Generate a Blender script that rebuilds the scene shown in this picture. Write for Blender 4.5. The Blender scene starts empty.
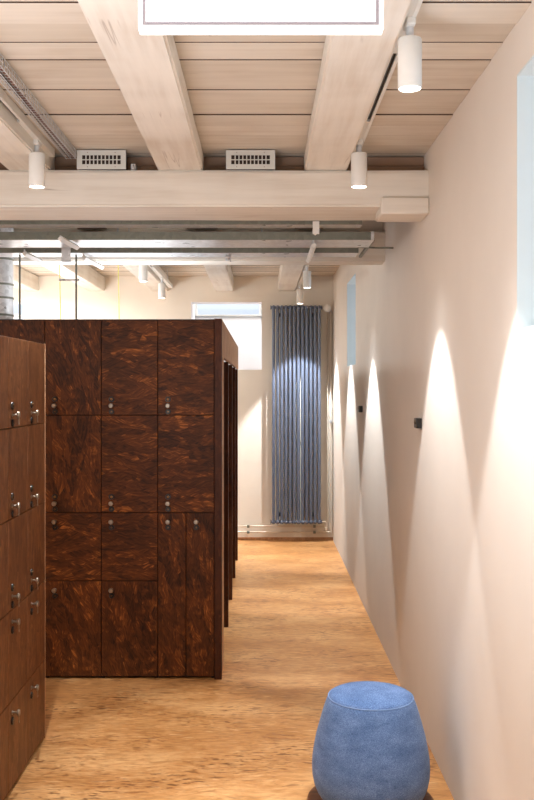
import bpy, bmesh, math, random
from mathutils import Vector, Matrix, noise
random.seed(7)
sc = bpy.context.scene
COL = sc.collection
PI = math.pi
FPX = 950.0            # focal length in pixels of the 534x800 frame

# ------------------------------------------------------------------ helpers
def lin(c):
    return tuple(((v / 255) / 12.92 if v / 255 <= .04045 else ((v / 255 + .055) / 1.055) ** 2.4) for v in c)

class MB:
    def __init__(s): s.bm = bmesh.new()
    def _add(s, verts, faces, mi=0):
        vs = [s.bm.verts.new(v) for v in verts]
        out = []
        for f in faces:
            try:
                q = s.bm.faces.new([vs[i] for i in f]); q.material_index = mi; out.append(q)
            except ValueError: pass
        return vs, out
    def box(s, a, b, bev=0, mi=0, seg=1):
        x0, y0, z0 = a; x1, y1, z1 = b
        V = [(x0,y0,z0),(x1,y0,z0),(x1,y1,z0),(x0,y1,z0),(x0,y0,z1),(x1,y0,z1),(x1,y1,z1),(x0,y1,z1)]
        F = [(0,3,2,1),(4,5,6,7),(0,1,5,4),(1,2,6,5),(2,3,7,6),(3,0,4,7)]
        vs, fs = s._add(V, F, mi)
        if bev:
            es = list({e for f in fs for e in f.edges})
            bmesh.ops.bevel(s.bm, geom=es, offset=bev, segments=seg, affect='EDGES', profile=.5, clamp_overlap=True)
        return s
    def tube(s, pts, r, n=12, cap=True, mi=0):
        pts = [Vector(p) for p in pts]
        rr = r if isinstance(r, (list, tuple)) else [r] * len(pts)
        rings = []; up = None
        for i, p in enumerate(pts):
            if i == 0: t = pts[1] - p
            elif i == len(pts) - 1: t = p - pts[i-1]
            else: t = (pts[i+1] - p).normalized() + (p - pts[i-1]).normalized()
            t.normalize()
            if up is None:
                up = Vector((0,0,1)) if abs(t.z) < .9 else Vector((1,0,0))
            a = t.cross(up)
            if a.length < 1e-5: a = t.orthogonal()
            a.normalize(); b = t.cross(a).normalized()
            rings.append([s.bm.verts.new(p + (a * math.cos(2*PI*k/n) + b * math.sin(2*PI*k/n)) * rr[i]) for k in range(n)])
        for i in range(len(rings) - 1):
            for k in range(n):
                f = s.bm.faces.new([rings[i][k], rings[i][(k+1)%n], rings[i+1][(k+1)%n], rings[i+1][k]])
                f.smooth = n > 4; f.material_index = mi
        if cap:
            f = s.bm.faces.new(list(reversed(rings[0]))); f.material_index = mi
            f = s.bm.faces.new(rings[-1]); f.material_index = mi
        return s
    def lathe(s, prof, c=(0,0,0), axis='Z', n=32, mi=0):
        c = Vector(c); rings = []
        for (r, h) in prof:
            ring = []
            for k in range(n):
                a = 2*PI*k/n; u, v = r*math.cos(a), r*math.sin(a)
                p = {'Z': (u, v, h), 'Y': (u, h, v), 'X': (h, u, v)}[axis]
                ring.append(s.bm.verts.new(c + Vector(p)))
            rings.append(ring)
        for i in range(len(rings) - 1):
            for k in range(n):
                f = s.bm.faces.new([rings[i][k], rings[i][(k+1)%n], rings[i+1][(k+1)%n], rings[i+1][k]])
                f.smooth = True; f.material_index = mi
        for r in (rings[0], rings[-1]):
            f = s.bm.faces.new(r); f.material_index = mi
        return s
    def build(s, name, mat, parent=None, loc=(0,0,0), rotz=0, sharp=40):
        bmesh.ops.recalc_face_normals(s.bm, faces=s.bm.faces)
        me = bpy.data.meshes.new(name); s.bm.to_mesh(me); s.bm.free()
        for m in (mat if isinstance(mat, (list, tuple)) else [mat]): me.materials.append(m)
        try: me.set_sharp_from_angle(angle=math.radians(sharp))
        except Exception: pass
        o = bpy.data.objects.new(name, me); COL.objects.link(o)
        o.location = loc; o.rotation_euler = (0, 0, rotz)
        if parent: o.parent = parent
        return o

def tag(o, label, cat, group=None):
    o['label'] = label; o['category'] = cat
    if group: o['group'] = group
    return o
def struct(o):
    o['kind'] = 'structure'; return o
def thing(name, label, cat, loc=(0,0,0), rotz=0, group=None):
    o = bpy.data.objects.new(name, None); COL.objects.link(o)
    o.empty_display_size = .1
    o.location = loc; o.rotation_euler = (0, 0, rotz)
    return tag(o, label, cat, group)
def dup(root, loc, label=None, rotz=None):
    r = root.copy(); COL.objects.link(r); r.location = loc
    if rotz is not None: r.rotation_euler = (0, 0, rotz)
    if label: r['label'] = label
    for ch in list(root.children):
        c = ch.copy(); COL.objects.link(c); c.parent = r
        for g in ch.children:
            d = g.copy(); COL.objects.link(d); d.parent = c
    return r

# ------------------------------------------------------------------ node helper
class NT:
    def __init__(s, name):
        s.m = bpy.data.materials.new(name); s.m.use_nodes = True
        s.t = s.m.node_tree; s.b = s.t.nodes['Principled BSDF']
    def n(s, typ, **kw):
        nd = s.t.nodes.new(typ)
        for k, v in kw.items():
            if k == 'i':
                for kk, vv in v.items(): s.put(nd.inputs[kk], vv)
            else: setattr(nd, k, v)
        return nd
    def put(s, sock, v):
        if isinstance(v, bpy.types.NodeSocket): s.t.links.new(v, sock)
        else: sock.default_value = v
    def math(s, op, a, b=0.0, c=None, clamp=False):
        nd = s.n('ShaderNodeMath', operation=op, use_clamp=clamp)
        s.put(nd.inputs[0], a); s.put(nd.inputs[1], b)
        if c is not None: s.put(nd.inputs[2], c)
        return nd.outputs[0]
    def coords(s, kind='Object'):
        return s.n('ShaderNodeTexCoord').outputs[kind]
    def xyz(s, v):
        nd = s.n('ShaderNodeSeparateXYZ'); s.put(nd.inputs[0], v); return nd.outputs
    def comb(s, x, y, z=0.0):
        nd = s.n('ShaderNodeCombineXYZ'); s.put(nd.inputs[0], x); s.put(nd.inputs[1], y); s.put(nd.inputs[2], z); return nd.outputs[0]
    def mapping(s, v, scale=(1,1,1), rot=(0,0,0), loc=(0,0,0)):
        nd = s.n('ShaderNodeMapping'); s.put(nd.inputs['Vector'], v)
        nd.inputs['Scale'].default_value = scale; nd.inputs['Rotation'].default_value = rot; nd.inputs['Location'].default_value = loc
        return nd.outputs[0]
    def noise(s, v, scale=5, detail=3, rough=.5, dist=0.0):
        nd = s.n('ShaderNodeTexNoise'); s.put(nd.inputs['Vector'], v)
        nd.inputs['Scale'].default_value = scale; nd.inputs['Detail'].default_value = detail
        nd.inputs['Roughness'].default_value = rough; nd.inputs['Distortion'].default_value = dist
        return nd.outputs['Fac']
    def ramp(s, f, stops):
        nd = s.n('ShaderNodeValToRGB'); s.put(nd.inputs[0], f)
        e = nd.color_ramp.elements
        while len(e) < len(stops): e.new(.5)
        for k, (p, c) in enumerate(stops):
            e[k].position = p; e[k].color = (*c, 1) if isinstance(c, tuple) else (c, c, c, 1)
        return nd.outputs[0]
    def mix(s, f, a, b, mode='MIX'):
        nd = s.n('ShaderNodeMix', data_type='RGBA', blend_type=mode)
        s.put(nd.inputs[0], f)
        for k, v in ((6, a), (7, b)):
            if isinstance(v, tuple): v = (*v, 1)
            s.put(nd.inputs[k], v)
        return nd.outputs[2]
    def bump(s, h, strength=.2, dist=.002):
        nd = s.n('ShaderNodeBump'); nd.inputs['Strength'].default_value = strength; nd.inputs['Distance'].default_value = dist
        s.put(nd.inputs['Height'], h); s.put(s.b.inputs['Normal'], nd.outputs[0])
    def fin(s, col=None, rough=None, metal=None, spec=None):
        if col is not None: s.put(s.b.inputs['Base Color'], (*col, 1) if isinstance(col, tuple) else col)
        if rough is not None: s.put(s.b.inputs['Roughness'], rough)
        if metal is not None: s.b.inputs['Metallic'].default_value = metal
        if spec is not None: s.b.inputs['Specular IOR Level'].default_value = spec
        return s.m

def plain(name, rgb, rough=.5, metal=0, var=.06, scale=30, spec=.5):
    n = NT(name); c = lin(rgb)
    f = n.noise(n.coords(), scale, 3)
    col = n.ramp(f, [(.3, tuple(v*(1-var) for v in c)), (.7, tuple(min(1, v*(1+var)) for v in c))])
    return n.fin(col, rough, metal, spec)

# --- oriented strand board, dark stained
def osb(name, dark, mid, hi, rough=.38, ang=0.0, spread=1.5, scale=1.0, gain=1.0, vertical=True):
    n = NT(name)
    o = n.xyz(n.coords())
    info = n.n('ShaderNodeObjectInfo').outputs['Random']
    if vertical: u = n.math('ADD', o[0], o[1]); v = o[2]
    else: u, v = o[0], o[1]
    u = n.math('ADD', u, n.math('MULTIPLY', info, 37.0))
    base = n.comb(u, v, n.math('MULTIPLY', info, 11.0))
    # gentle warp so that the strands curl
    wn = n.n('ShaderNodeTexNoise'); n.put(wn.inputs['Vector'], base); wn.inputs['Scale'].default_value = 9*scale; wn.inputs['Detail'].default_value = 2
    sub = n.n('ShaderNodeVectorMath', operation='SUBTRACT'); n.put(sub.inputs[0], wn.outputs['Color']); sub.inputs[1].default_value = (.5,.5,.5)
    scl = n.n('ShaderNodeVectorMath', operation='SCALE'); n.put(scl.inputs[0], sub.outputs[0]); scl.inputs['Scale'].default_value = .018/scale
    add = n.n('ShaderNodeVectorMath', operation='ADD'); n.put(add.inputs[0], base); n.put(add.inputs[1], scl.outputs[0])
    w = add.outputs[0]
    # board direction per object
    r2 = n.math('FRACT', n.math('MULTIPLY', info, 7.31))
    bdir = n.math('ADD', n.math('MULTIPLY', n.math('GREATER_THAN', r2, .62), 1.35 if ang is None else 0.0), 0.0 if ang is None else ang)
    def rot(vec, a):
        nd = n.n('ShaderNodeVectorRotate', rotation_type='Z_AXIS'); n.put(nd.inputs['Vector'], vec); n.put(nd.inputs['Angle'], a); return nd.outputs[0]
    layers = []
    for k, (sx, off) in enumerate(((1.0, 0.0), (1.7, 3.3))):
        wr = rot(w, bdir)
        m = n.mapping(wr, (7*sx*scale, 25*sx*scale, 1), loc=(off, off*2, off))
        vo = n.n('ShaderNodeTexVoronoi'); n.put(vo.inputs['Vector'], m); vo.inputs['Scale'].default_value = 1
        cc = n.xyz(vo.outputs['Color'])
        a = n.math('MULTIPLY', n.math('SUBTRACT', cc[0], .5), spread)
        fr = n.mapping(rot(wr, a), (13*scale, 150*scale, 1), loc=(off, 0, 0))
        fib = n.noise(fr, 1, 3, .6)
        layers.append(n.math('ADD', n.math('MULTIPLY', n.math('SUBTRACT', n.math('MULTIPLY', fib, 1.25), .26), .75), n.math('MULTIPLY', cc[1], .34)))
    msk = n.ramp(n.noise(n.mapping(w, (20*scale, 28*scale, 1)), 1, 2), [(.42, 0.0), (.58, 1.0)])
    mixf = n.n('ShaderNodeMix', data_type='FLOAT'); n.put(mixf.inputs[0], msk); n.put(mixf.inputs[2], layers[0]); n.put(mixf.inputs[3], layers[1])
    f = mixf.outputs[0]
    blot = n.noise(n.mapping(w, (5*scale, 7*scale, 1)), 1, 2)
    f = n.math('ADD', f, n.math('MULTIPLY', n.math('SUBTRACT', blot, .5), .45*gain))
    col = n.ramp(f, [(.16, lin(dark)), (.44, lin(tuple(.35*a+.65*b for a, b in zip(dark, mid)))), (.60, lin(mid)), (.84, lin(hi))])
    n.bump(f, .12, .002)
    return n.fin(col, rough, 0, .22)

M = {}
M['osb'] = osb('dark stained strand board', (36,17,6), (102,56,22), (188,116,50), rough=.5, ang=None, scale=1.0, spread=1.2, gain=.7)
M['osb_left'] = osb('dark stained strand board grain upright', (84,50,28), (124,82,50), (154,108,70), rough=.45, ang=PI/2, spread=.5, gain=.6)  # paler than the dark doors: grazing sheen put into the colour
M['osb_edge'] = osb('strand board panel edge', (52,26,14), (78,42,24), (104,60,36), rough=.5, ang=PI/2, spread=.4, gain=.5)
M['osb_side'] = osb('strand board side panel lit pale', (160,118,84), (194,154,118), (212,178,144), rough=.5, ang=PI/2, spread=.4, gain=.6)  # pale tone: light bounced onto the side panels is put into the colour
M['seam'] = plain('board seam painted shade', (84,64,50), .8)  # shade between the ceiling boards, painted as a dark colour
M['dark_gap'] = plain('shadow gap black', (16,8,5), .8)
M['cab_in'] = plain('cabinet interior brown', (34,18,11), .7)

def floor_mat():
    n = NT('amber strand floor')
    o = n.coords()
    w = n.n('ShaderNodeTexNoise'); n.put(w.inputs['Vector'], o); w.inputs['Scale'].default_value = 6
    sub = n.n('ShaderNodeVectorMath', operation='SUBTRACT'); n.put(sub.inputs[0], w.outputs['Color']); sub.inputs[1].default_value = (.5,.5,.5)
    scl = n.n('ShaderNodeVectorMath', operation='SCALE'); n.put(scl.inputs[0], sub.outputs[0]); scl.inputs['Scale'].default_value = .07
    add = n.n('ShaderNodeVectorMath', operation='ADD'); n.put(add.inputs[0], o); n.put(add.inputs[1], scl.outputs[0])
    v = add.outputs[0]
    big = n.noise(n.mapping(v, (1.0, 2.2, 1)), 1.6, 4, .6)
    fib = n.noise(n.mapping(v, (14, 55, 1)), 1, 4, .65)
    base = n.ramp(n.math('ADD', n.math('MULTIPLY', big, .55), n.math('MULTIPLY', fib, .5)),
                  [(.34, lin((138,88,44))), (.5, lin((184,132,78))), (.66, lin((212,166,112)))])
    s1 = n.ramp(n.noise(n.mapping(v, (11, 42, 1), rot=(0,0,.12), loc=(3,1,0)), 1, 2, .5), [(.57, 0.0), (.66, 1.0)])
    s2 = n.ramp(n.noise(n.mapping(v, (22, 72, 1), rot=(0,0,-.3), loc=(9,4,0)), 1, 2, .5), [(.58, 0.0), (.67, 1.0)])
    patch = n.ramp(n.noise(n.mapping(v, (2.2, 3.5, 1), loc=(5,5,0)), 1, 2), [(.40, .15), (.62, .85)])
    fl = n.math('MULTIPLY', n.math('MAXIMUM', s1, s2), patch)
    col = n.mix(fl, base, lin((104,60,28)))
    pal = n.ramp(n.noise(n.mapping(v, (12, 70, 1), loc=(1,7,0)), 1, 2), [(.62, 0.0), (.74, .5)])
    col = n.mix(pal, col, lin((232,196,146)))
    n.bump(fib, .05, .001)
    rg = n.ramp(fib, [(.3, .36), (.7, .5)])
    return n.fin(col, rg, 0, .4)
M['floor'] = floor_mat()

def wall_mat(name, rgb):
    n = NT(name); c = lin(rgb); o = n.coords()
    a = n.noise(o, 1.2, 4, .6); b = n.noise(o, 14, 4, .6)
    col = n.ramp(a, [(.3, tuple(v*.95 for v in c)), (.7, tuple(min(1, v*1.03) for v in c))])
    n.bump(n.math('ADD', b, n.math('MULTIPLY', a, 2.0)), .12, .004)
    return n.fin(col, .85, 0, .2)
M['wall'] = wall_mat('warm white lime plaster', (231,224,215))
M['wall_far'] = wall_mat('cream plaster', (240,233,220))
M['sill'] = wall_mat('bright white sill plaster', (243,243,245))
M['reveal'] = wall_mat('white plaster window reveal', (220,230,231))

def paint_wood(name, rgb, along=0, pitch=None, cracks=.5, stain=.25):
    n = NT(name); c = lin(rgb); o = n.coords(); x = n.xyz(o)
    sc1 = [26, 26, 26]; sc1[along] = 1.6
    g = n.noise(n.mapping(o, tuple(sc1)), 1, 4, .6)
    big = n.noise(n.mapping(o, (2.5, 3.5, 3)), 1, 3)
    col = n.ramp(n.math('ADD', n.math('MULTIPLY', g, .5), n.math('MULTIPLY', big, .5)),
                 [(.32, tuple(v*f for v, f in zip(c, (.80,.76,.72)))), (.5, tuple(v*.95 for v in c)), (.68, tuple(min(1, v*1.05) for v in c))])
    if pitch:
        k = n.math('FLOOR', n.math('DIVIDE', x[1], pitch))
        wn = n.n('ShaderNodeTexWhiteNoise', noise_dimensions='1D'); n.put(wn.inputs['W'], k)
        col = n.mix(1.0, col, n.ramp(wn.outputs['Value'], [(0.0, (.86,.84,.81)), (1.0, (1.0,1.0,1.0))]), 'MULTIPLY')
    sc2 = [13, 13, 13]; sc2[along] = .35
    cr = n.noise(n.mapping(o, tuple(sc2), loc=(4,2,1)), 1, 3, .5)
    line = n.ramp(n.math('ABSOLUTE', n.math('SUBTRACT', cr, .5)), [(.0, 1.0), (.006, 0.0)])
    msk = n.ramp(n.noise(n.mapping(o, (3,3,3), loc=(8,1,5)), 1, 1), [(.60, 0.0), (.66, cracks)])
    col = n.mix(n.math('MULTIPLY', line, msk), col, lin((120,98,80)))
    vo = n.n('ShaderNodeTexVoronoi'); n.put(vo.inputs['Vector'], o); vo.inputs['Scale'].default_value = 5.5
    dot = n.ramp(vo.outputs['Distance'], [(.0, .8), (.035, 0.0)])
    col = n.mix(n.math('MULTIPLY', dot, stain*3, clamp=True), col, lin((130,105,84)))
    n.bump(g, .15, .002)
    return n.fin(col, .6, 0, .3)
M['beam_x'] = paint_wood('whitewashed beam grain across', (230,225,215), 0)
M['beam_y'] = paint_wood('whitewashed joist grain lengthwise', (234,230,221), 1)
M['boards'] = paint_wood('whitewashed ceiling boards', (226,219,207), 0, pitch=.145, cracks=.3)
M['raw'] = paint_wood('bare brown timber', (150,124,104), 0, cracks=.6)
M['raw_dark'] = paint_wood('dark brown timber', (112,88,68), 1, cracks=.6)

def metal_mat(name, rgb, rough=.35, metal=1.0):
    n = NT(name); c = lin(rgb); o = n.coords()
    vo = n.n('ShaderNodeTexVoronoi'); n.put(vo.inputs['Vector'], o); vo.inputs['Scale'].default_value = 45
    v = n.xyz(vo.outputs['Color'])[0]
    col = n.ramp(v, [(0.0, tuple(k*.82 for k in c)), (1.0, tuple(min(1, k*1.1) for k in c))])
    return n.fin(col, n.ramp(v, [(0, rough*.8), (1, rough*1.3)]), metal)
M['galv'] = metal_mat('galvanised steel', (214,217,220), .34, .4)
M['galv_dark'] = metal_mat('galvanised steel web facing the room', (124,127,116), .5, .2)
M['chrome'] = plain('polished nickel', (158,148,134), .38, 1.0, .02)
M['brass'] = plain('worn brass ring', (120,88,56), .3, 1.0, .05)
M['black'] = plain('black plastic', (18,15,14), .35)
M['white'] = plain('matt white powder coat', (232,232,228), .45, 0, .02)
M['grille'] = plain('light grey grille metal', (206,208,204), .4, 0, .03)
M['rad'] = plain('slate blue radiator enamel', (90,100,121), .3, 0, .05, 60)
M['pipe'] = plain('white painted pipe', (226,216,200), .35, 0, .03)
M['yellow'] = plain('green yellow earth wire', (196,192,96), .5)
M['red'] = plain('red cable sheath', (112,72,58), .5)
M['brown_cable'] = plain('brown cable sheath', (92,74,60), .5)

def glow(name, rgb, s):
    n = NT(name); n.fin(lin(rgb), .5)
    n.b.inputs['Emission Color'].default_value = (*lin(rgb), 1); n.b.inputs['Emission Strength'].default_value = s
    return n.m
M['lamp'] = glow('lit lamp lens', (255,246,230), 14)
M['panel'] = glow('lit diffuser', (255,254,252), 1.6)
M['panel_rim'] = glow('lit diffuser rim', (232,234,255), 1.6)
M['panel_frame'] = glow('grey lit inner frame', (150,144,150), .22)

def glass():
    n = NT('window glass'); t = n.t
    out = [x for x in t.nodes if x.type == 'OUTPUT_MATERIAL'][0]
    tr = n.n('ShaderNodeBsdfTransparent'); gl = n.n('ShaderNodeBsdfGlossy'); gl.inputs['Roughness'].default_value = .03
    mx = n.n('ShaderNodeMixShader'); mx.inputs[0].default_value = .06
    t.links.new(tr.outputs[0], mx.inputs[1]); t.links.new(gl.outputs[0], mx.inputs[2]); t.links.new(mx.outputs[0], out.inputs[0])
    return n.m
M['glass'] = glass()

def fabric():
    n = NT('blue wool fabric'); o = n.coords()
    a = n.noise(n.mapping(o, (260, 260, 520)), 1, 2, .7)
    b = n.noise(n.mapping(o, (14, 14, 30)), 1, 3)
    f = n.math('ADD', n.math('MULTIPLY', a, .7), n.math('MULTIPLY', b, .3))
    col = n.ramp(f, [(.34, lin((60,84,126))), (.5, lin((88,116,162))), (.66, lin((122,150,198)))])
    n.bump(a, .35, .002)
    n.fin(col, .9, 0, .15)
    n.b.inputs['Sheen Weight'].default_value = .12; n.b.inputs['Sheen Roughness'].default_value = .5
    return n.m
M['fabric'] = fabric()
M['thread'] = plain('pale blue seam thread', (122,152,198), .8)
M['walnut'] = osb('dark walnut', (70,42,26), (112,70,44), (140,92,60), rough=.35, ang=0, spread=.2, scale=.7, vertical=False)

# ------------------------------------------------------------------ camera
cam = bpy.data.cameras.new('camera'); co = bpy.data.objects.new('camera', cam); COL.objects.link(co)
co.location = (0, 0, 1.5); co.rotation_euler = (PI/2, 0, 0)
cam.sensor_fit = 'HORIZONTAL'; cam.sensor_width = 36; cam.lens = 36 * FPX / 534
cam.shift_x = 5/534; cam.shift_y = -12/534; cam.clip_start = .05
sc.camera = co

# ------------------------------------------------------------------ room shell
XL, XR, YB, YF = -3.2, .70, -2.6, 9.375
H1, H2 = 2.5, 2.6
struct(MB().box((XL-.3, YB-.3, -.1), (XR+.4, YF+.55, 0)).build('floor', M['floor']))
struct(MB().box((XL-.3, YB-.3, 0), (XL, YF, 2.75)).build('wall_left', M['wall']))
struct(MB().box((XL, YB-.3, 0), (XR+.4, YB, 2.75)).build('wall_back', M['wall']))

def wall_with_holes(a0, a1, z1, holes, t0, t1, axis, lintel=None):
    """wall slab from a0..a1 along its length, with rectangular holes; axis='Y': runs along Y, thickness t0..t1 in X"""
    b = MB()
    cuts = [a0] + [v for h in holes for v in (h[0], h[1])] + [a1]
    def bx(u0, u1, za, zb):
        if axis == 'Y': b.box((t0, u0, za), (t1, u1, zb))
        else: b.box((u0, t0, za), (u1, t1, zb))
    for k in range(0, len(cuts), 2): bx(cuts[k], cuts[k+1], 0, z1)
    for h in holes:
        bx(h[0], h[1], 0, h[2])
        if lintel: b.box((h[0], t0, h[3]), (h[1], t0+lintel, z1))
        else: bx(h[0], h[1], h[3], z1)
    return b
WR = [(1.88, 2.61, 1.655, 2.36), (7.10, 7.82, 1.675, 2.36)]
struct(wall_with_holes(YB, YF, 2.75, WR, XR, XR+.4, 'Y').build('wall_right', M['wall']))
WF = [(-3.02, -2.35, 1.68, 2.35), (-.70, -.0, 1.68, 2.35)]
struct(wall_with_holes(XL-.3, XR+.4, 2.75, WF, YF, YF+.55, 'X', .2).build('wall_far', M['wall_far']))

# windows: frame + pane + white lined reveal
wn = 0
for (y0, y1, z0, z1) in WR:
    wn += 1
    w = MB()
    t = .035; xo = XR+.34
    w.box((xo, y0, z0), (xo+.05, y0+t, z1)); w.box((xo, y1-t, z0), (xo+.05, y1, z1))
    w.box((xo, y0+t, z0), (xo+.05, y1-t, z0+t)); w.box((xo, y0+t, z1-t), (xo+.05, y1-t, z1))
    fr = struct(w.build('window_%d' % wn, M['white']))
    r = MB(); e = .006
    r.box((XR+.0, y0, z0+e), (xo, y0+e, z1-e)); r.box((XR+.0, y1-e, z0+e), (xo, y1, z1-e))
    r.box((XR+.0, y0, z1-e), (xo, y1, z1)); r.box((XR, y0, z0), (xo, y1, z0+e))
    r.build('reveal_lining', M['reveal'], fr)
    MB().box((xo+.02, y0+t, z0+t), (xo+.026, y1-t, z1-t)).build('glass_pane', M['glass'], fr)
for (x0, x1, z0, z1) in WF:
    wn += 1
    w = MB(); t = .03; yo = YF+.46; zs = 2.245; zl = z1; z1 = 2.75
    w.box((x0, yo, zs), (x0+t, yo+.05, z1)); w.box((x1-t, yo, zs), (x1, yo+.05, z1))
    w.box((x0+t, yo, zs), (x1-t, yo+.05, zs+t*.5)); w.box((x0+t, yo, z1-t*.5), (x1-t, yo+.05, z1))
    fr = struct(w.build('window_%d' % wn, M['white']))
    # steep sloping sill that drops from the high pane to the wall face
    s = MB()
    s._add([(x0,YF,z0),(x1,YF,z0),(x1,yo+.05,zs),(x0,yo+.05,zs),(x0,YF,z0-.0),(x1,YF,z0),(x1,yo+.05,z0),(x0,yo+.05,z0)],
           [(0,1,2,3),(2,6,7,3),(4,7,6,5),(0,3,7),(1,6,2)])
    s.build('sloping_sill', M['sill'], fr)
    r = MB(); e = .005
    r.box((x0, YF, z0), (x0+e, yo, zl)); r.box((x1-e, YF, z0), (x1, yo, zl)); r.box((x0+e, YF, zl-e), (x1-e, YF+.2, zl))
    r.build('reveal_lining', M['sill'], fr)
    MB().box((x0+t, yo+.02, zs), (x1-t, yo+.026, z1)).build('glass_pane', M['glass'], fr)

# ceiling boards, running across the room
def boards(name, y0, y1, z, pitch=.145):
    b = MB(); y = y0
    k0 = math.ceil(y0/pitch); ys = [y0] + [k*pitch for k in range(k0, int(y1/pitch)+1) if y0 + .02 < k*pitch < y1 - .02] + [y1]
    for a, c in zip(ys[:-1], ys[1:]):
        g = random.choice((.0006, .0016, .003, .0042))
        b.box((XL, a+g, z + random.uniform(0, .004)), (XR, c-g*.5, z+.022))
    b.bm.normal_update()
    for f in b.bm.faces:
        if abs(f.normal.y) > .9: f.material_index = 1  # plank sides coloured dark to paint the shade in the gaps
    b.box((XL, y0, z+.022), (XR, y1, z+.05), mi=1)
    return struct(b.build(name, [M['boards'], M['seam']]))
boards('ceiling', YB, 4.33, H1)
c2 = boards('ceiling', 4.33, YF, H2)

# ------------------------------------------------------------------ timber beams
def timber(name, a, b, mat, bev=.008, wob=.003, step=.25):
    """hewn beam: a box cut along its length with gently uneven faces and worn corners"""
    m = MB(); bm = m.bm
    m.box(a, b, 0)
    dims = [b[k]-a[k] for k in range(3)]; ax = dims.index(max(dims))
    n = max(2, int(dims[ax]/step))
    for k in range(1, n):
        p = [0,0,0]; p[ax] = a[ax] + dims[ax]*k/n; nrm = [0,0,0]; nrm[ax] = 1
        bmesh.ops.bisect_plane(bm, geom=bm.verts[:]+bm.edges[:]+bm.faces[:], plane_co=p, plane_no=nrm)
    es = [e for e in bm.edges if abs((e.verts[0].co-e.verts[1].co)[ax]) > 1e-4 and len(e.link_faces) == 2 and e.calc_face_angle(0) > .5]
    bmesh.ops.bevel(bm, geom=es, offset=bev, segments=2, affect='EDGES')
    for v in bm.verts:
        d = noise.noise_vector(v.co * 2.3 + Vector(a)) * wob
        d[ax] = 0; v.co += d
    for f in bm.faces: f.smooth = True
    return m.build(name, mat, sharp=30)

tag(timber('cross_beam', (XL, 3.99, 2.262), (XR, 4.33, 2.416), M['beam_x'], .01),
    'thick whitewashed timber beam crossing the room in front of the steel channels', 'beam')
tag(timber('cross_beam', (XL, 5.40, 2.222), (XR, 5.58, 2.39), M['beam_x'], .008),
    'farther whitewashed cross beam behind the steel channels, lit from below', 'beam')
tag(MB().box((.498, 3.972, 2.228), (XR, 4.17, 2.30), .006).build('corbel_block', M['beam_x']),
    'short boxed timber block under the right end of the near cross beam at the wall', 'block')
# rough filler boards above the near beam
fb = MB()
for z0, z1 in ((2.417, 2.455), (2.458, 2.4985)):
    fb.box((XL, 4.09 + (z0 - 2.417)*.3, z0), (XR, 4.13, z1), .002)
tag(fb.build('filler_board', M['raw']), 'rough brown filler board closing the gap on top of the near cross beam', 'board')
fb = MB(); fb.box((XL, 5.5, 2.392), (XR, 5.53, 2.5985))
tag(fb.build('filler_board', M['boards']), 'pale filler board closing the gap on top of the far cross beam', 'board')

JX = [(-2.35,-2.17), (-1.70,-1.52), (-1.07,-.89), (-.44,-.25), (.18,.36)]
names = {0:'far left', 1:'second from the left', 2:'beside the cable tray', 3:'left of the glowing light panel end', 4:'beside the right lighting track'}
lab1 = ['whitewashed joist outside the left bank of lockers, nearer the left wall', 'whitewashed joist left of the cable tray, one bay from it',
        'whitewashed ceiling joist along the left side of the cable tray', 'broad cracked whitewashed ceiling joist between the two ventilation grilles',
        'whitewashed ceiling joist running beside the right lighting track']
for k, (a, b) in enumerate(JX):
    if k < 2: continue
    tag(timber('ceiling_joist', (a, YB, 2.417), (b, 4.085, 2.499), M['beam_y'], .007), lab1[k], 'joist', 'near whitewashed ceiling joists')
lab2 = ['', '', 'bare brown joist above the steel channels near the left tilted track end', 'bare brown joist above the middle of the steel channels',
        'bare brown joist above the steel channels near the right track']
lab3 = ['short white joist end high on the far wall, leftmost', 'short white joist end on the far wall above the yellow wires', 'white joist on the far ceiling beside the left pair of spotlights',
        'white joist with a dark crack above the far window', 'white joist on the far ceiling left of the far right pair of spotlights']
for k, (a, b) in enumerate(JX):
    if k >= 2:
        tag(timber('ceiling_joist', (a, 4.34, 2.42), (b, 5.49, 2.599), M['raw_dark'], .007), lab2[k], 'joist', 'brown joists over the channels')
    tag(timber('ceiling_joist', (a-.02, 5.535, 2.455), (b-.03, YF, 2.599), M['beam_y'], .007), lab3[k], 'joist', 'far whitewashed joists')

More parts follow.
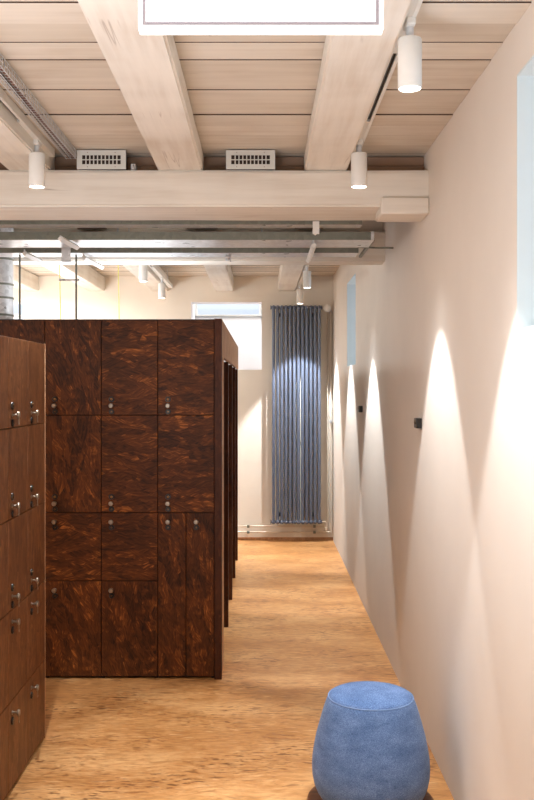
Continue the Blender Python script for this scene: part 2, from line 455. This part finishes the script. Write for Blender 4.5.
# ------------------------------------------------------------------ lockers
def lock_mb(parts):
    pass
LOCK = {}
def lock_parts(door, x, zs, kind):
    """door-mounted hardware: zs = heights of (key cylinder, knob, lower eyelet)"""
    yf = 0.0
    def use(key, make):
        if key not in LOCK:
            LOCK[key] = make().data
        return LOCK[key]
    def put(name, key, make, z, dx=0):
        if key not in LOCK:
            o = make(); LOCK[key] = o.data; o.parent = door
        else:
            o = bpy.data.objects.new(name, LOCK[key]); COL.objects.link(o); o.parent = door
        o.location = (x+dx, yf, z)
        return o
    def mk_eye():
        m = MB(); m.lathe([(.0145,0),(.0145,-.004),(.013,-.006),(.0065,-.006),(.0065,-.002),(.0005,-.002)], axis='Y', n=20, mi=0)
        m.lathe([(.0068,-.001),(.0068,-.009),(.005,-.010),(.0005,-.010)], axis='Y', n=14, mi=1)
        return m.build('lock_cylinder', [M['black'], M['brass']])
    def mk_knob():
        m = MB(); m.lathe([(.008,0),(.008,-.002),(.004,-.004),(.004,-.018),(.0105,-.020),(.0122,-.023),(.0122,-.027),(.010,-.030),(.0005,-.0305)], axis='Y', n=24)
        return m.build('knob', M['chrome'])
    def mk_ring():
        m = MB(); m.lathe([(.0142,0),(.0142,-.004),(.012,-.006),(.0055,-.006),(.0055,-.003),(.0005,-.003)], axis='Y', n=20, mi=0)
        m.lathe([(.0035,-.001),(.0035,-.006),(.0005,-.006)], axis='Y', n=12, mi=1)
        return m.build('eyelet', [M['black'], M['brass']])
    def mk_key():
        m = MB(); pts = [(0,-.024,-.008)]
        m.tube([(0,-.026,-.010),(0,-.026,-.030)], .0016, 8)
        m.lathe([(.0045,-.0015),(.0045,.0015),(.0005,.0016)], c=(0,-.026,-.034), axis='Y', n=14)
        return m.build('key', M['chrome'])
    if len(zs) == 3:
        put('lock_cylinder', 'eye', mk_eye, zs[0]); put('knob', 'knob', mk_knob, zs[1]); put('eyelet', 'ring', mk_ring, zs[2])
    else:
        put('knob', 'knob', mk_knob, zs[0]); put('eyelet', 'ring', mk_ring, zs[1])
    if kind: put('key', 'key', mk_key, zs[1] if len(zs) == 3 else zs[0])

DOORMESH = {}
def locker_column(label, loc, rotz, W, depth, Ztop, doors, mat, group, keys=False, side=None):
    """local frame: doors face -Y, x runs 0..W"""
    t = thing('locker_cabinet', label, 'locker', loc, rotz, group)
    c = MB(); e = .016
    c.box((.001, .019, .0), (e, depth, Ztop-e)); c.box((W-e, .019, 0), (W-.001, depth, Ztop-e))
    c.box((.001, .019, Ztop-e), (W-.001, depth, Ztop)); c.box((e, .04, 0), (W-e, depth, .014)); c.box((e, depth-.01, .014), (W-e, depth, Ztop-e))
    for z in sorted({d[1] for d in doors} - {min(d[1] for d in doors)}): c.box((e, .019, z-.006), (W-e, depth-.01, z+.006))
    c.build('carcass', M['cab_in'], t)
    g = .0018
    for (x0, z0, w, h, pos) in doors:
        key = (round(w, 3), round(h, 3), mat.name)
        if key not in DOORMESH:
            m = MB(); m.box((-w/2+g, 0, -h/2+g), (w/2-g, .017, h/2-g), .0008)
            d = m.build('door', mat); DOORMESH[key] = d.data; d.parent = t
        else:
            d = bpy.data.objects.new('door', DOORMESH[key]); COL.objects.link(d); d.parent = t
        d.location = (x0+w/2, 0, z0+h/2)
        lx = -w/2 + .053
        if pos == 'low': zs = (-h/2+.082, -h/2+.049, -h/2+.018)
        elif pos == 'top': zs = (h/2-.045, h/2-.076)
        lock_parts(d, lx, zs, keys)
    return t

W = .2915; YL = 4.90
rows4 = lambda x, w: [(x, .012, w, .493, 'top'), (x, .505, w, .352, 'top'), (x, .857, w, .503, 'low'), (x, 1.36, w, .491, 'low')]
G1 = 'columns of the dark brown locker wall facing the camera'
right_doors = [(0, .012, W/2, .845, 'top'), (W/2, .012, W/2, .845, 'top'), (0, .857, W, .503, 'low'), (0, 1.36, W, .491, 'low')]
x = -.246 - W
locker_column('dark brown locker column nearest the aisle, two tall narrow doors at its foot', (x, YL, 0), 0, W, .262, 1.856, right_doors, M['osb'], G1)
labs = ['dark brown strand board locker column of four wide doors, second from the aisle end', 'dark brown four door locker column just clear of the nearer lower locker bank',
        'dark brown locker column partly hidden behind the nearer lower locker bank', 'dark brown locker column farthest left, hidden behind the nearer lockers']
for k in range(3):
    x -= W
    locker_column(labs[k], (x, YL, 0), 0, W, .262, 1.856, rows4(0, W), M['osb'], G1)

H5 = 1.689; rh = H5/5
rows5 = [(0, rh*k + (.012 if k == 0 else 0), .2945, rh - (.012 if k == 0 else 0), 'top' if k < 2 else 'low') for k in range(5)]
G2 = 'columns of the mid brown locker bank at the left edge'
yy = 4.07
labs = ['mid brown five door locker column at the far end of the left bank', 'mid brown five door locker column second from the far end of the left bank',
        'mid brown five door locker column cut by the left picture edge', 'mid brown five door locker column nearest the camera, outside the left edge']
for k in range(3):
    yy -= .2945
    t = locker_column(labs[k], (-.93, yy, 0), PI/2, .2945, .5, H5, rows5, M['osb_left'], G2, keys=True)
    if k == 0:
        MB().box((.2947, -.001, 0), (.3005, .5, H5), .0006).build('end_panel', M['osb_side'], t)  # pale edge: its lit look comes from the colour

# changing cubicles behind the dark lockers (open towards the aisle)
XA, XB = -.207, -1.385
cub = thing('changing_cubicles', 'row of dark brown changing cubicles with open bays along the aisle', 'cubicles', (0, 5.2, 0))
Y0 = -5.2
m = MB(); m.box((-.245, 4.888+Y0, 0), (XA, 4.926+Y0, 1.857), .001); m.build('corner_post', M['osb_edge'], cub)
m = MB(); m.box((-.243, 4.9262+Y0, 0), (XA-.0005, 5.17+Y0, 1.857), .001); m.build('end_panel', M['osb_side'], cub)
fins = [5.955, 6.72, 7.49, 8.26]
m0 = None
for y in fins:
    if m0 is None:
        m = MB(); m.box((XB+.02, 0, 0), (XA-.004, .04, 1.664), .001); m0 = m.build('partition', M['osb_edge'], cub)
        o = m0
    else:
        o = m0.copy(); COL.objects.link(o); o.parent = cub
    o.location = (0, y+Y0, 0)
edges = [5.1705, 5.975, 6.74, 7.51, 8.30]
for a, b in zip(edges[:-1], edges[1:]):
    m = MB(); m.box((XA-.022, a+Y0, 1.666), (XA, b-.003+Y0, 1.857), .001); m.build('header_panel', M['osb_side'], cub)
m = MB(); m.box((XB, 5.172+Y0, 0), (XB+.019, 8.30+Y0, 1.83)); m.build('back_panel', M['cab_in'], cub)
m = MB(); m.box((XB, 5.172+Y0, 1.832), (XA-.023, 8.30+Y0, 1.85)); m.build('unseen_top_panel', M['osb_edge'], cub)  # unseen top, added to keep the open bays dark

# ------------------------------------------------------------------ pouf
pf = thing('pouf', 'round blue fabric pouf with a dark wooden base ring on the floor', 'pouf', (.39, 3.41, 0))
MB().lathe([(.17,0),(.215,0),(.226,.004),(.229,.012),(.227,.022),(.216,.026),(.17,.026)], n=64).build('base', M['walnut'], pf)
prof = [(.150,.026),(.165,.030),(.180,.042),(.193,.062),(.203,.088),(.209,.118),(.2105,.150),(.2085,.185),(.203,.222),(.195,.262),(.185,.300),(.175,.336),(.166,.366),(.158,.388),(.1535,.399),(.150,.4025)]
prof = [(r, h*.98) for r, h in prof]
MB().lathe(prof, n=96).build('side_upholstery', M['fabric'], pf)
top = [(.149,.398),(.1495,.403),(.146,.409),(.134,.415),(.112,.4205),(.08,.425),(.04,.428),(.0005,.429)]
top = [(r, h-.008) for r, h in top]
MB().lathe(top, n=96).build('seat_top', M['fabric'], pf)
pts = [(.1515*math.cos(2*PI*k/96), .1515*math.sin(2*PI*k/96), .3945) for k in range(97)]
MB().tube(pts, .0020, 8).build('seam_piping', M['thread'], pf)

# ------------------------------------------------------------------ spotlights and tracks
def track(label, x, y0, y1, z, group, s0=1.0, s1=2.0):
    t = thing('lighting_track', label, 'track', (x, y0, z), 0, group)
    L = y1 - y0; m = MB()
    m.box((-.017, 0, -.006), (.017, L, 0)); m.box((-.017, 0, -.032), (-.011, L, -.006)); m.box((.011, 0, -.032), (.017, L, -.006))
    m.box((-.011, 0, -.032), (-.006, L, -.029)); m.box((.006, 0, -.032), (.011, L, -.029))
    m.build('rail', M['white'], t)
    MB().box((-.006, .002, -.022), (.006, L-.002, -.0065)).build('conductor_slot', M['black'], t)
    for q0, q1 in ((.0, s0), (s1, L)):
        MB().box((-.0058, q0+.001, -.031), (.0058, q1-.001, -.0225)).build('slot_cover', M['white'], t)
    MB().box((-.0175, -.004, -.033), (.0175, 0, .0)).build('end_cap', M['white'], t)
    return t
TZ = H1 - .001; TZ2 = H2 - .10
def bridge(x, y0, y1): pass
track('white lighting track on the near ceiling, along the right joist', .385, YB+.3, 3.975, TZ, 'near tracks', 2.75-(YB+.3), 3.45-(YB+.3))
track('white lighting track on the near ceiling, beside the cable tray', -.884, YB+.3, 3.975, TZ, 'near tracks', 2.75-(YB+.3), 3.45-(YB+.3))
t = track('white lighting track on the far ceiling, right of the far window', .355, 5.62, 9.2, 2.498, 'far tracks')
t2 = track('white lighting track on the far ceiling, above the dark lockers', -.88, 5.62, 9.2, 2.498, 'far tracks')
for q in (t, t2):
    for yy_ in (.3, 1.8, 3.2):
        MB().tube([(0, yy_, 0), (0, yy_, .1015)], .004, 8).build('hanger_rod', M['galv'], q)

def spot_proto():
    t = thing('spotlight', '', 'spotlight')
    MB().box((-.012,-.03,-.018), (.012,.03,0), .002).build('track_adapter', M['white'], t)
    MB().lathe([(.011,-.056),(.011,-.018)], n=16).build('stem', M['galv'], t)
    MB().lathe([(.005,-.048),(.030,-.0485),(.0315,-.051),(.0315,-.178),(.0305,-.180),(.0285,-.180),(.0285,-.176)], n=40).build('lamp_body', M['white'], t)
    MB().lathe([(.0284,-.1775),(.0284,-.176),(.0002,-.176)], n=32).build('lens', M['lamp'], t)
    return t
SP = None
def spot(label, x, y, z, group, power, ang=61, blend=.22, warm=(1,.965,.91), tilt=0):
    global SP
    if SP is None:
        SP = spot_proto(); o = SP; o.location = (x, y, z); o['label'] = label
    else:
        o = dup(SP, (x, y, z), label)
    o['group'] = group
    l = bpy.data.lights.new('spot_beam', 'SPOT'); lo = bpy.data.objects.new('spot_beam', l); COL.objects.link(lo)
    l.energy = power; l.spot_size = math.radians(ang); l.spot_blend = blend; l.color = warm; l.shadow_soft_size = .012
    lo.location = (x, y, z-.183); lo.rotation_euler = (tilt, 0, 0)
    # wide soft spill of the same lamp
    l2 = bpy.data.lights.new('spot_spill', 'SPOT'); lo2 = bpy.data.objects.new('spot_spill', l2); COL.objects.link(lo2)
    l2.energy = power*.14; l2.spot_size = math.radians(86); l2.spot_blend = .8; l2.color = warm; l2.shadow_soft_size = .025
    lo2.location = (x, y, z-.184)
    return o
PW = 95
zt = TZ - .030; zf = 2.498 - .030
spot('large white cylinder spotlight at the top right, nearest the camera', .390, 2.507, zt, 'right track spotlights', PW)
spot('white cylinder spotlight on the right track, out of view above the right picture edge', .392, 1.30, zt, 'right track spotlights', PW)
spot('white cylinder spotlight in front of the near cross beam, right of the grilles', .381, 3.73, zt, 'right track spotlights', PW)
spot('white cylinder spotlight in front of the near cross beam, far left', -.884, 3.73, zt, 'left track spotlights', PW)
spot('small white far spotlight above the radiator, the nearer one of its pair', .355, 7.48, zf, 'right track spotlights', PW*1.6)
spot('small white far spotlight above the radiator, the farther one of its pair', .355, 8.88, zf, 'right track spotlights', PW*2.0, ang=66, tilt=.06)
spot('spotlight on the far right track, hidden above the steel channels', .355, 5.99, zf, 'right track spotlights', PW*1.6)
spot('small white far spotlight above the dark lockers, the nearer of its pair', -.88, 7.04, zf, 'left track spotlights', PW)
spot('small white far spotlight above the dark lockers, the farther of its pair', -.88, 8.35, zf, 'left track spotlights', PW)

# ------------------------------------------------------------------ hanging light panel
lp = thing('light_panel', 'glowing white rectangular light panel hanging at the top edge', 'light', (0, 2.0, 2.256))
x0, x1 = -.2605, .2555; zt_ = .158
MB().box((x0+.006, .004, .006), (x1-.006, .03, zt_-.006), .003).build('housing', M['white'], lp)
m = MB()
for a, b in (((x0,0,0),(x1,.034,.008)), ((x0,0,zt_-.008),(x1,.034,zt_)), ((x0,0,.008),(x0+.008,.034,zt_-.008)), ((x1-.008,0,.008),(x1,.034,zt_-.008))): m.box(a, b)
m.build('glowing_rim', M['panel'], lp)
m = MB(); i = .0083; j = .0160
for a, b in (((x0+i,.002,i),(x1-i,.0045,j)), ((x0+i,.002,j),(x0+j,.0045,zt_-i)), ((x1-j,.002,j),(x1-i,.0045,zt_-i))): m.box(a, b)
m.build('inner_frame', M['panel_frame'], lp)
MB().box((x0+j, .001, j), (x1-j, .004, zt_-.009)).build('diffuser', M['panel'], lp)
for s in (-.253, .245):
    MB().box((s-.004, .008, zt_), (s+.008, .028, .1605)).build('bracket', M['galv'], lp)

# ------------------------------------------------------------------ ventilation grilles
def vent(label, x, cond=0):
    t = thing('ventilation_grille', label, 'vent', (x, 3.985, 2.418), 0, 'ventilation grilles on the near cross beam')
    w, h = .206, .080
    MB().box((.006, .004, .001), (w-.006, .095, h-.003)).build('housing', M['cab_in'], t)
    m = MB(); gx0, gx1, gz0, gz1 = .022, w-.022, .021, .059
    for a, b in (((0,0,0),(w,.004,gz0)), ((0,0,gz1),(w,.004,h)), ((0,0,gz0),(gx0,.004,gz1)), ((gx1,0,gz0),(w,.004,gz1))): m.box(a, b)
    n = 10; p = (gx1-gx0)/n
    for k in range(1, n): m.box((gx0+p*k-.0022, .0, gz0), (gx0+p*k+.0022, .0038, gz1))
    m.box((gx0, .0005, (gz0+gz1)/2-.0018), (gx1, .0035, (gz0+gz1)/2+.0018))
    m.build('face_plate', M['grille'], t)
    MB().box((gx0-.002, .0045, gz0-.002), (gx1+.002, .0055, gz1+.002)).build('dark_backing_sheet', M['black'], t)  # black sheet standing in for the shade behind the grille
    for sx in (.045, w-.045):
        for sz in (.010, h-.010):
            MB().lathe([(.0022,0),(.002,-.001),(.0003,-.0014)], c=(sx, 0, sz), axis='Y', n=10).build('screw', M['chrome'], t)
    return t
vent('white ventilation grille on the beam between cable tray and middle joist', -.777)
vent('white ventilation grille on the beam right of the middle joist', -.151)
tag(MB().box((-.556, 4.02, 2.418), (-.535, 4.07, 2.450), .002).tube([(-.545, 4.02, 2.44), (-.545, 4.0, 2.435), (-.54, 4.0, 2.42)], .003, 8).build('junction_clip', M['galv']),
    'small grey metal clip right of the left ventilation grille', 'clip')

# ------------------------------------------------------------------ wire cable tray
ct = thing('cable_tray', 'galvanised wire mesh cable tray on the near ceiling, upper left', 'cable tray', (-.80, YB+.3, 2.46))
m = MB(); L = 3.98 - (YB+.3); w = .04; h = .036
for px_, pz in ((-w/2,0),(0,0),(w/2,0),(-w/2,h*.5),(w/2,h*.5),(-w/2,h),(w/2,h)):
    m.tube([(px_, 0, pz), (px_, L, pz)], .0016, 6)
k = 0
while k*.028 < L:
    y = k*.028
    m.tube([(-w/2, y, h), (-w/2, y, 0), (w/2, y, 0), (w/2, y, h)], .0014, 5, mi=0); k += 1
m.build('wire_basket', M['galv'], ct)
for yy_ in (1.2, 3.0, 4.6, 6.0):
    MB().tube([(-.022, yy_, h), (-.022, yy_, .0395)], .002, 6).build('hanger', M['galv'], ct)
for q, (dx, dz, mt, r) in enumerate(((-.008, .008, 'brown_cable', .005), (.006, .007, 'red', .0035), (-.001, .016, 'white', .004))):
    MB().tube([(dx + .003*math.sin(i*1.3+q), L*i/24, dz + .001*math.cos(i)) for i in range(25)], r, 8).build('cable', M[mt], ct)

# ------------------------------------------------------------------ galvanised steel channels behind the near beam
def channel(name, label, x0, x1, y0, y1, z0, h, ends=()):
    t = thing(name, label, 'steel channel', (x0, y0, z0), 0, 'galvanised channels under the ceiling')
    L, D = x1-x0, y1-y0; e = .003
    MB().box((0,0,0), (L, e, h), .0005).build('front_flange', M['galv_dark'], t)  # darker than the body: shade of the upright face put into colour
    MB().box((0,e,0), (L, D-e, e)).box((0,D-e,0), (L, D, h)).build('channel_body', M['galv'], t)  # paler steel: light reflected on the underside put into colour
    for hx in (.5, 1.5, 2.4, 3.1):
        if hx < L:
            MB().tube([(hx, D/2, e), (hx, D/2, H2 - z0 - .001)], .004, 8).build('hanger_rod', M['galv'], t)
    return t
c1 = channel('steel_channel', 'front galvanised steel channel, the widest of the set behind the near beam', XL+.1, .515, 4.49, 4.73, 2.200, .038)
MB().box((3.615, -.002, 0), (3.63, .24, .040)).build('end_plate', M['galv'], c1)
c2_ = channel('steel_channel', 'rear galvanised steel channel seen below the front one', XL+.1, .50, 4.92, 5.08, 2.200, .026)
channel('steel_channel', 'thin galvanised rail tucked directly behind the near cross beam', XL+.1, .46, 4.36, 4.45, 2.250, .022)
tag(MB().box((.53, 4.60, 2.213), (.545, 5.2, 2.225)).tube([(.50, 4.95, 2.235), (.60, 5.0, 2.238), (.697, 5.05, 2.245)], .005, 8).build('wall_strut', M['galv_dark']),
    'dark steel strut tying the right end of the channels to the wall', 'strut')

def rail_stub(label, x0, x1, y0, y1, z, z1):
    t = thing('track_connector', label, 'track', (x0, y0, z), 0, 'short track pieces hanging under the channels')
    d = Vector((x1-x0, y1-y0, z1-z))
    MB().tube([(0,0,0), d], .014, 4).build('rail', M['white'], t)
    MB().tube([(0,0,.008), (0,0,2.1995-z)], .004, 8).build('clip', M['galv'], t)
    return t
rail_stub('short white track piece crossing the channels above the far right spotlights', .246, .246, 4.50, 5.05, 2.176, 2.176)
rail_stub('slanted pale track piece under the front channel at the upper left', -.925, -.895, 4.36, 4.60, 2.186, 2.18)
rail_stub('slanted pale track piece under the rear channel above the dark lockers', -.93, -.90, 4.95, 5.35, 2.18, 2.18)
rail_stub('small pale track piece under the channels at the far upper left', -1.20, -1.17, 4.80, 5.02, 2.18, 2.17)
br = MB(); br.box((-1.0, 4.735, 2.13), (-.955, 4.742, 2.24), .001).box((-1.0, 4.735, 2.13), (-.955, 4.765, 2.134))
o = br.build('joining_bracket', M['galv'], c1, (-(XL+.1), -4.49, -2.2))
br = MB(); br.tube([(-.18, 4.98, 2.2), (-.18, 4.98, 2.168)], .012, 10).tube([(-.195, 4.97, 2.185), (-.165, 4.97, 2.185)], .006, 8).tube([(-.165, 4.98, 2.2), (-.165, 4.98, 2.16)], .004, 6)
o = br.build('clamp', M['galv'], c2_, (-(XL+.1), -4.92, -2.2))
br = MB(); br.box((.232, 4.340, 2.205), (.262, 4.352, 2.262)).tube([(.247, 4.352, 2.255), (.247, 4.42, 2.22)], .013, 4)
tag(br.build('rail_end_clip', M['white']), 'pale rail end clip just under the near cross beam, right side', 'clip')

# rods, wires and duct standing over the lockers
def rod(label, x, y, z0, z1, arm=False):
    t = thing('threaded_rod', label, 'rod', (x, y, z0), 0, 'grey hanger rods over the lockers')
    MB().tube([(0,0,0), (0,0,z1-z0)], .0052, 10).build('shaft', M['galv_dark'], t)
    MB().lathe([(.011,0),(.011,.006),(.0055,.007)], n=12).build('nut', M['galv'], t)
    if arm:
        MB().tube([(-.085,0,.212), (.012,0,.212)], .0045, 8).lathe([(.008,-.004),(.008,.004)], c=(-.085,0,.212), axis='X', n=10).lathe([(.008,-.004),(.008,.004)], c=(.012,0,.212), axis='X', n=10).build('cross_arm', M['galv'], t)
    return t
rod('thin grey rod beside the round duct above the lockers', -1.275, 5.0, 1.8565, 2.2)
rod('thin grey rod with a short cross arm above the dark lockers', -.978, 5.0, 1.8565, 2.2, True)
for lab, x_, y_ in (('thin yellow earth wire hanging left, near the cross arm rod', -1.235, 5.80), ('thin yellow earth wire hanging left of the far spotlight pair', -.880, 5.82)):
    zt2 = 2.6
    tag(MB().tube([(x_-.012, y_, zt2), (x_-.004, y_, 2.4), (x_, y_, 2.2), (x_+.004, y_, 2.0), (x_+.006, y_, 1.851)], .0028, 8).build('hanging_wire', M['yellow']), lab, 'wire', 'yellow wires above the lockers')
du = thing('ventilation_duct', 'round galvanised ventilation duct rising at the left edge above the lockers', 'duct', (-1.474, 5.30, 0))
MB().lathe([(.085,0),(.085,2.598)], n=48).build('pipe', M['galv'], du)
for z in (1.905, 2.0, 2.075, 2.215):
    MB().lathe([(.0845,z-.006),(.088,z-.004),(.088,z+.004),(.0845,z+.006)], n=48).build('seam_band', M['galv_dark'], du)

# ------------------------------------------------------------------ radiator on the far wall
ra = thing('radiator', 'tall slate blue column radiator mounted on the far wall', 'radiator', (.10, 9.24, 0))
N = 12; PT = .0405; ZB, ZT = .195, 2.285
c0 = None
for k in range(N):
    if c0 is None:
        m = MB()
        for yv in (0, .062):
            m.tube([(0,yv,ZB), (0,yv,ZT)], .0148, 14)
        for z in (ZB, ZT):
            m.lathe([(.0005,-.024),(.010,-.0225),(.0165,-.018),(.0195,-.010),(.0195,.072),(.0165,.080),(.010,.084),(.0005,.086)], c=(0,0,z), axis='Y', n=20)
        c0 = m.build('column', M['rad'], ra); o = c0
    else:
        o = c0.copy(); COL.objects.link(o); o.parent = ra
    o.location = (.012 + k*PT, 0, 0)
XE = .012 + (N-1)*PT
for z in (ZB, ZT):
    MB().tube([(-.012, .031, z), (XE+.03, .031, z)], .014, 14).lathe([(.021,0),(.021,.008)], c=(-.018,.031,z), axis='X', n=16).lathe([(.021,0),(.021,.008)], c=(XE+.022,.031,z), axis='X', n=16).build('header_pipe', M['rad'], ra)
MB().box((.012, .026, 1.228), (XE, .036, 1.236)).build('spacer_bar', M['pipe'], ra)
for z in (2.215, .262):
    for xx in (.012+PT*1.5, .012+PT*9.5):
        MB().box((xx-.009, .03, z-.016), (xx+.009, .134, z+.016), .002).build('wall_bracket', M['black'], ra)
for z in (2.285,):
    MB().tube([(XE+.03, .031, z), (XE+.062, .031, z)], .010, 12).build('valve_neck', M['pipe'], ra)
    MB().lathe([(.0005,-.052),(.022,-.050),(.033,-.044),(.037,-.01),(.037,.012),(.020,.016),(.0005,.016)], c=(XE+.078, .0, z-.01), axis='Y', n=28).build('thermostat_head', M['white'], ra)
MB().tube([(XE+.03, .031, ZB), (XE+.058, .031, ZB), (XE+.066, .031, ZB-.01), (XE+.068, .031, .10), (XE+.068, .05, .088), (XE+.068, .09, .085)], .008, 10).lathe([(.013,0),(.013,.02)], c=(XE+.067,.031,.12), n=12).build('return_valve', M['pipe'], ra)

pp = thing('heating_pipes', 'thin white painted heating pipes beside and under the radiator', 'pipes', (0, YF-.045, 0))
for z in (.085, .142):
    xe = .672 if z < .1 else .645
    MB().tube([(-2.6,0,z), (xe,0,z)], .0085, 10).build('floor_pipe', M['pipe'], pp)
MB().tube([(XE+.175,-.088,2.285), (.62,-.06,2.285), (.640,-.02,2.28), (.645,0,2.265), (.645,0,.142)], .0075, 10).build('riser_pipe', M['pipe'], pp)
MB().tube([(.675,0,2.25), (.672,0,.085)], .0085, 10).build('riser_pipe', M['pipe'], pp)
for x_ in (-.135, .515):
    for z in (.085, .142):
        MB().lathe([(.014,-.012),(.014,.012)], c=(x_,-.004,z), axis='X', n=14).box((x_-.005, 0, z-.005), (x_+.005, .0445, z+.005)).build('pipe_clip', M['galv_dark'], pp)
MB().lathe([(.0135,-.016),(.0135,.016)], c=(.675,0,1.175), n=14).box((.66,-.004,1.171), (.698,.004,1.179)).box((.668, 0, 1.170), (.682, .0445, 1.18)).build('pipe_clip', M['galv'], pp)
MB().box((.66,0,2.235), (.69,.0445,2.262), .002).build('pipe_clip', M['galv'], pp)
struct(MB().box((XL, YF-.012, 0), (XR, YF, .028)).build('baseboard_far', M['osb_side']))

# ------------------------------------------------------------------ wall sockets
def wall_box(label, y, z):
    t = thing('wall_outlet', label, 'outlet', (XR, y, z), 0, 'small wall fittings under the spotlights')
    MB().box((-.008, .0, -.024), (-.0002, .055, .024), .002).build('back_plate', M['grille'], t)
    MB().box((-.024, -.045, -.022), (-.0002, .030, .022), .003).build('socket_body', M['black'], t)
    MB().lathe([(.010,0),(.010,-.006),(.006,-.007)], c=(-.0235, -.012, .006), axis='X', n=14).build('pin_ring', M['chrome'], t)
wall_box('small black and grey wall fitting on the right wall, nearer one', 4.20, 1.345)
wall_box('small black and grey wall fitting on the right wall, farther one', 6.65, 1.353)

# ------------------------------------------------------------------ lights
def area(loc, rot, size, power, color, sy=None):
    l = bpy.data.lights.new('unseen_area_light', 'AREA'); o = bpy.data.objects.new('unseen_area_light', l); COL.objects.link(o)
    l.energy = power; l.size = size; l.color = color
    if sy: l.shape = 'RECTANGLE'; l.size_y = sy
    o.location = loc; o.rotation_euler = rot; return o
# unseen fill lamps, added to brighten the ceiling, lockers and far bay
area((-1.2, -.3, 2.38), (math.radians(14), math.radians(8), 0), 1.6, 30, (1,.985,.97))
area((-1.1, .8, .9), (math.radians(180-12), 0, 0), 1.6, 66, (1,.985,.98))
area((-2.2, 2.6, 2.40), (0, 0, 0), .9, 26, (1,.98,.95), 2.0)
area((-2.3, 7.4, 2.40), (0, 0, 0), .9, 130, (1,.98,.94), 2.6)
area((-2.3, 7.0, 1.5), (PI, 0, 0), .9, 70, (1,.98,.95), 2.6)
area((-.9, 5.9, 1.90), (PI, 0, 0), .7, 7, (1,.985,.96), 1.2)  # uplights added unseen over the locker tops to brighten the middle bay
area((-.78, 5.3, 1.885), (PI, 0, 0), 1.0, 5, (1,.985,.97), .2)
# daylight outside the window panes
for (y0, y1, z0, z1) in WR:
    area((XR+.75, (y0+y1)/2, (z0+z1)/2+.25), (0, math.radians(70), 0), 1.0, 3, (.78,.92,1))
for (x0, x1, z0, z1) in WF:
    area(((x0+x1)/2, YF+1.0, 3.5), (math.radians(-26), 0, 0), .9, 62, (1,.985,.975))
wd = bpy.data.worlds.new('overcast sky'); sc.world = wd; wd.use_nodes = True
bg = wd.node_tree.nodes['Background']; bg.inputs[0].default_value = (.80,.87,1,1); bg.inputs[1].default_value = 1.1

sc.cycles.use_denoising = True
sc.cycles.max_bounces = 10; sc.cycles.diffuse_bounces = 6
sc.cycles.sample_clamp_indirect = 2.5
sc.cycles.use_adaptive_sampling = False
sc.cycles.use_guiding = True
sc.cycles.caustics_refractive = False; sc.cycles.caustics_reflective = False
sc.view_settings.view_transform = 'Standard'; sc.view_settings.look = 'None'; sc.view_settings.exposure = 0
sc.view_settings.use_white_balance = True; sc.view_settings.white_balance_temperature = 6120
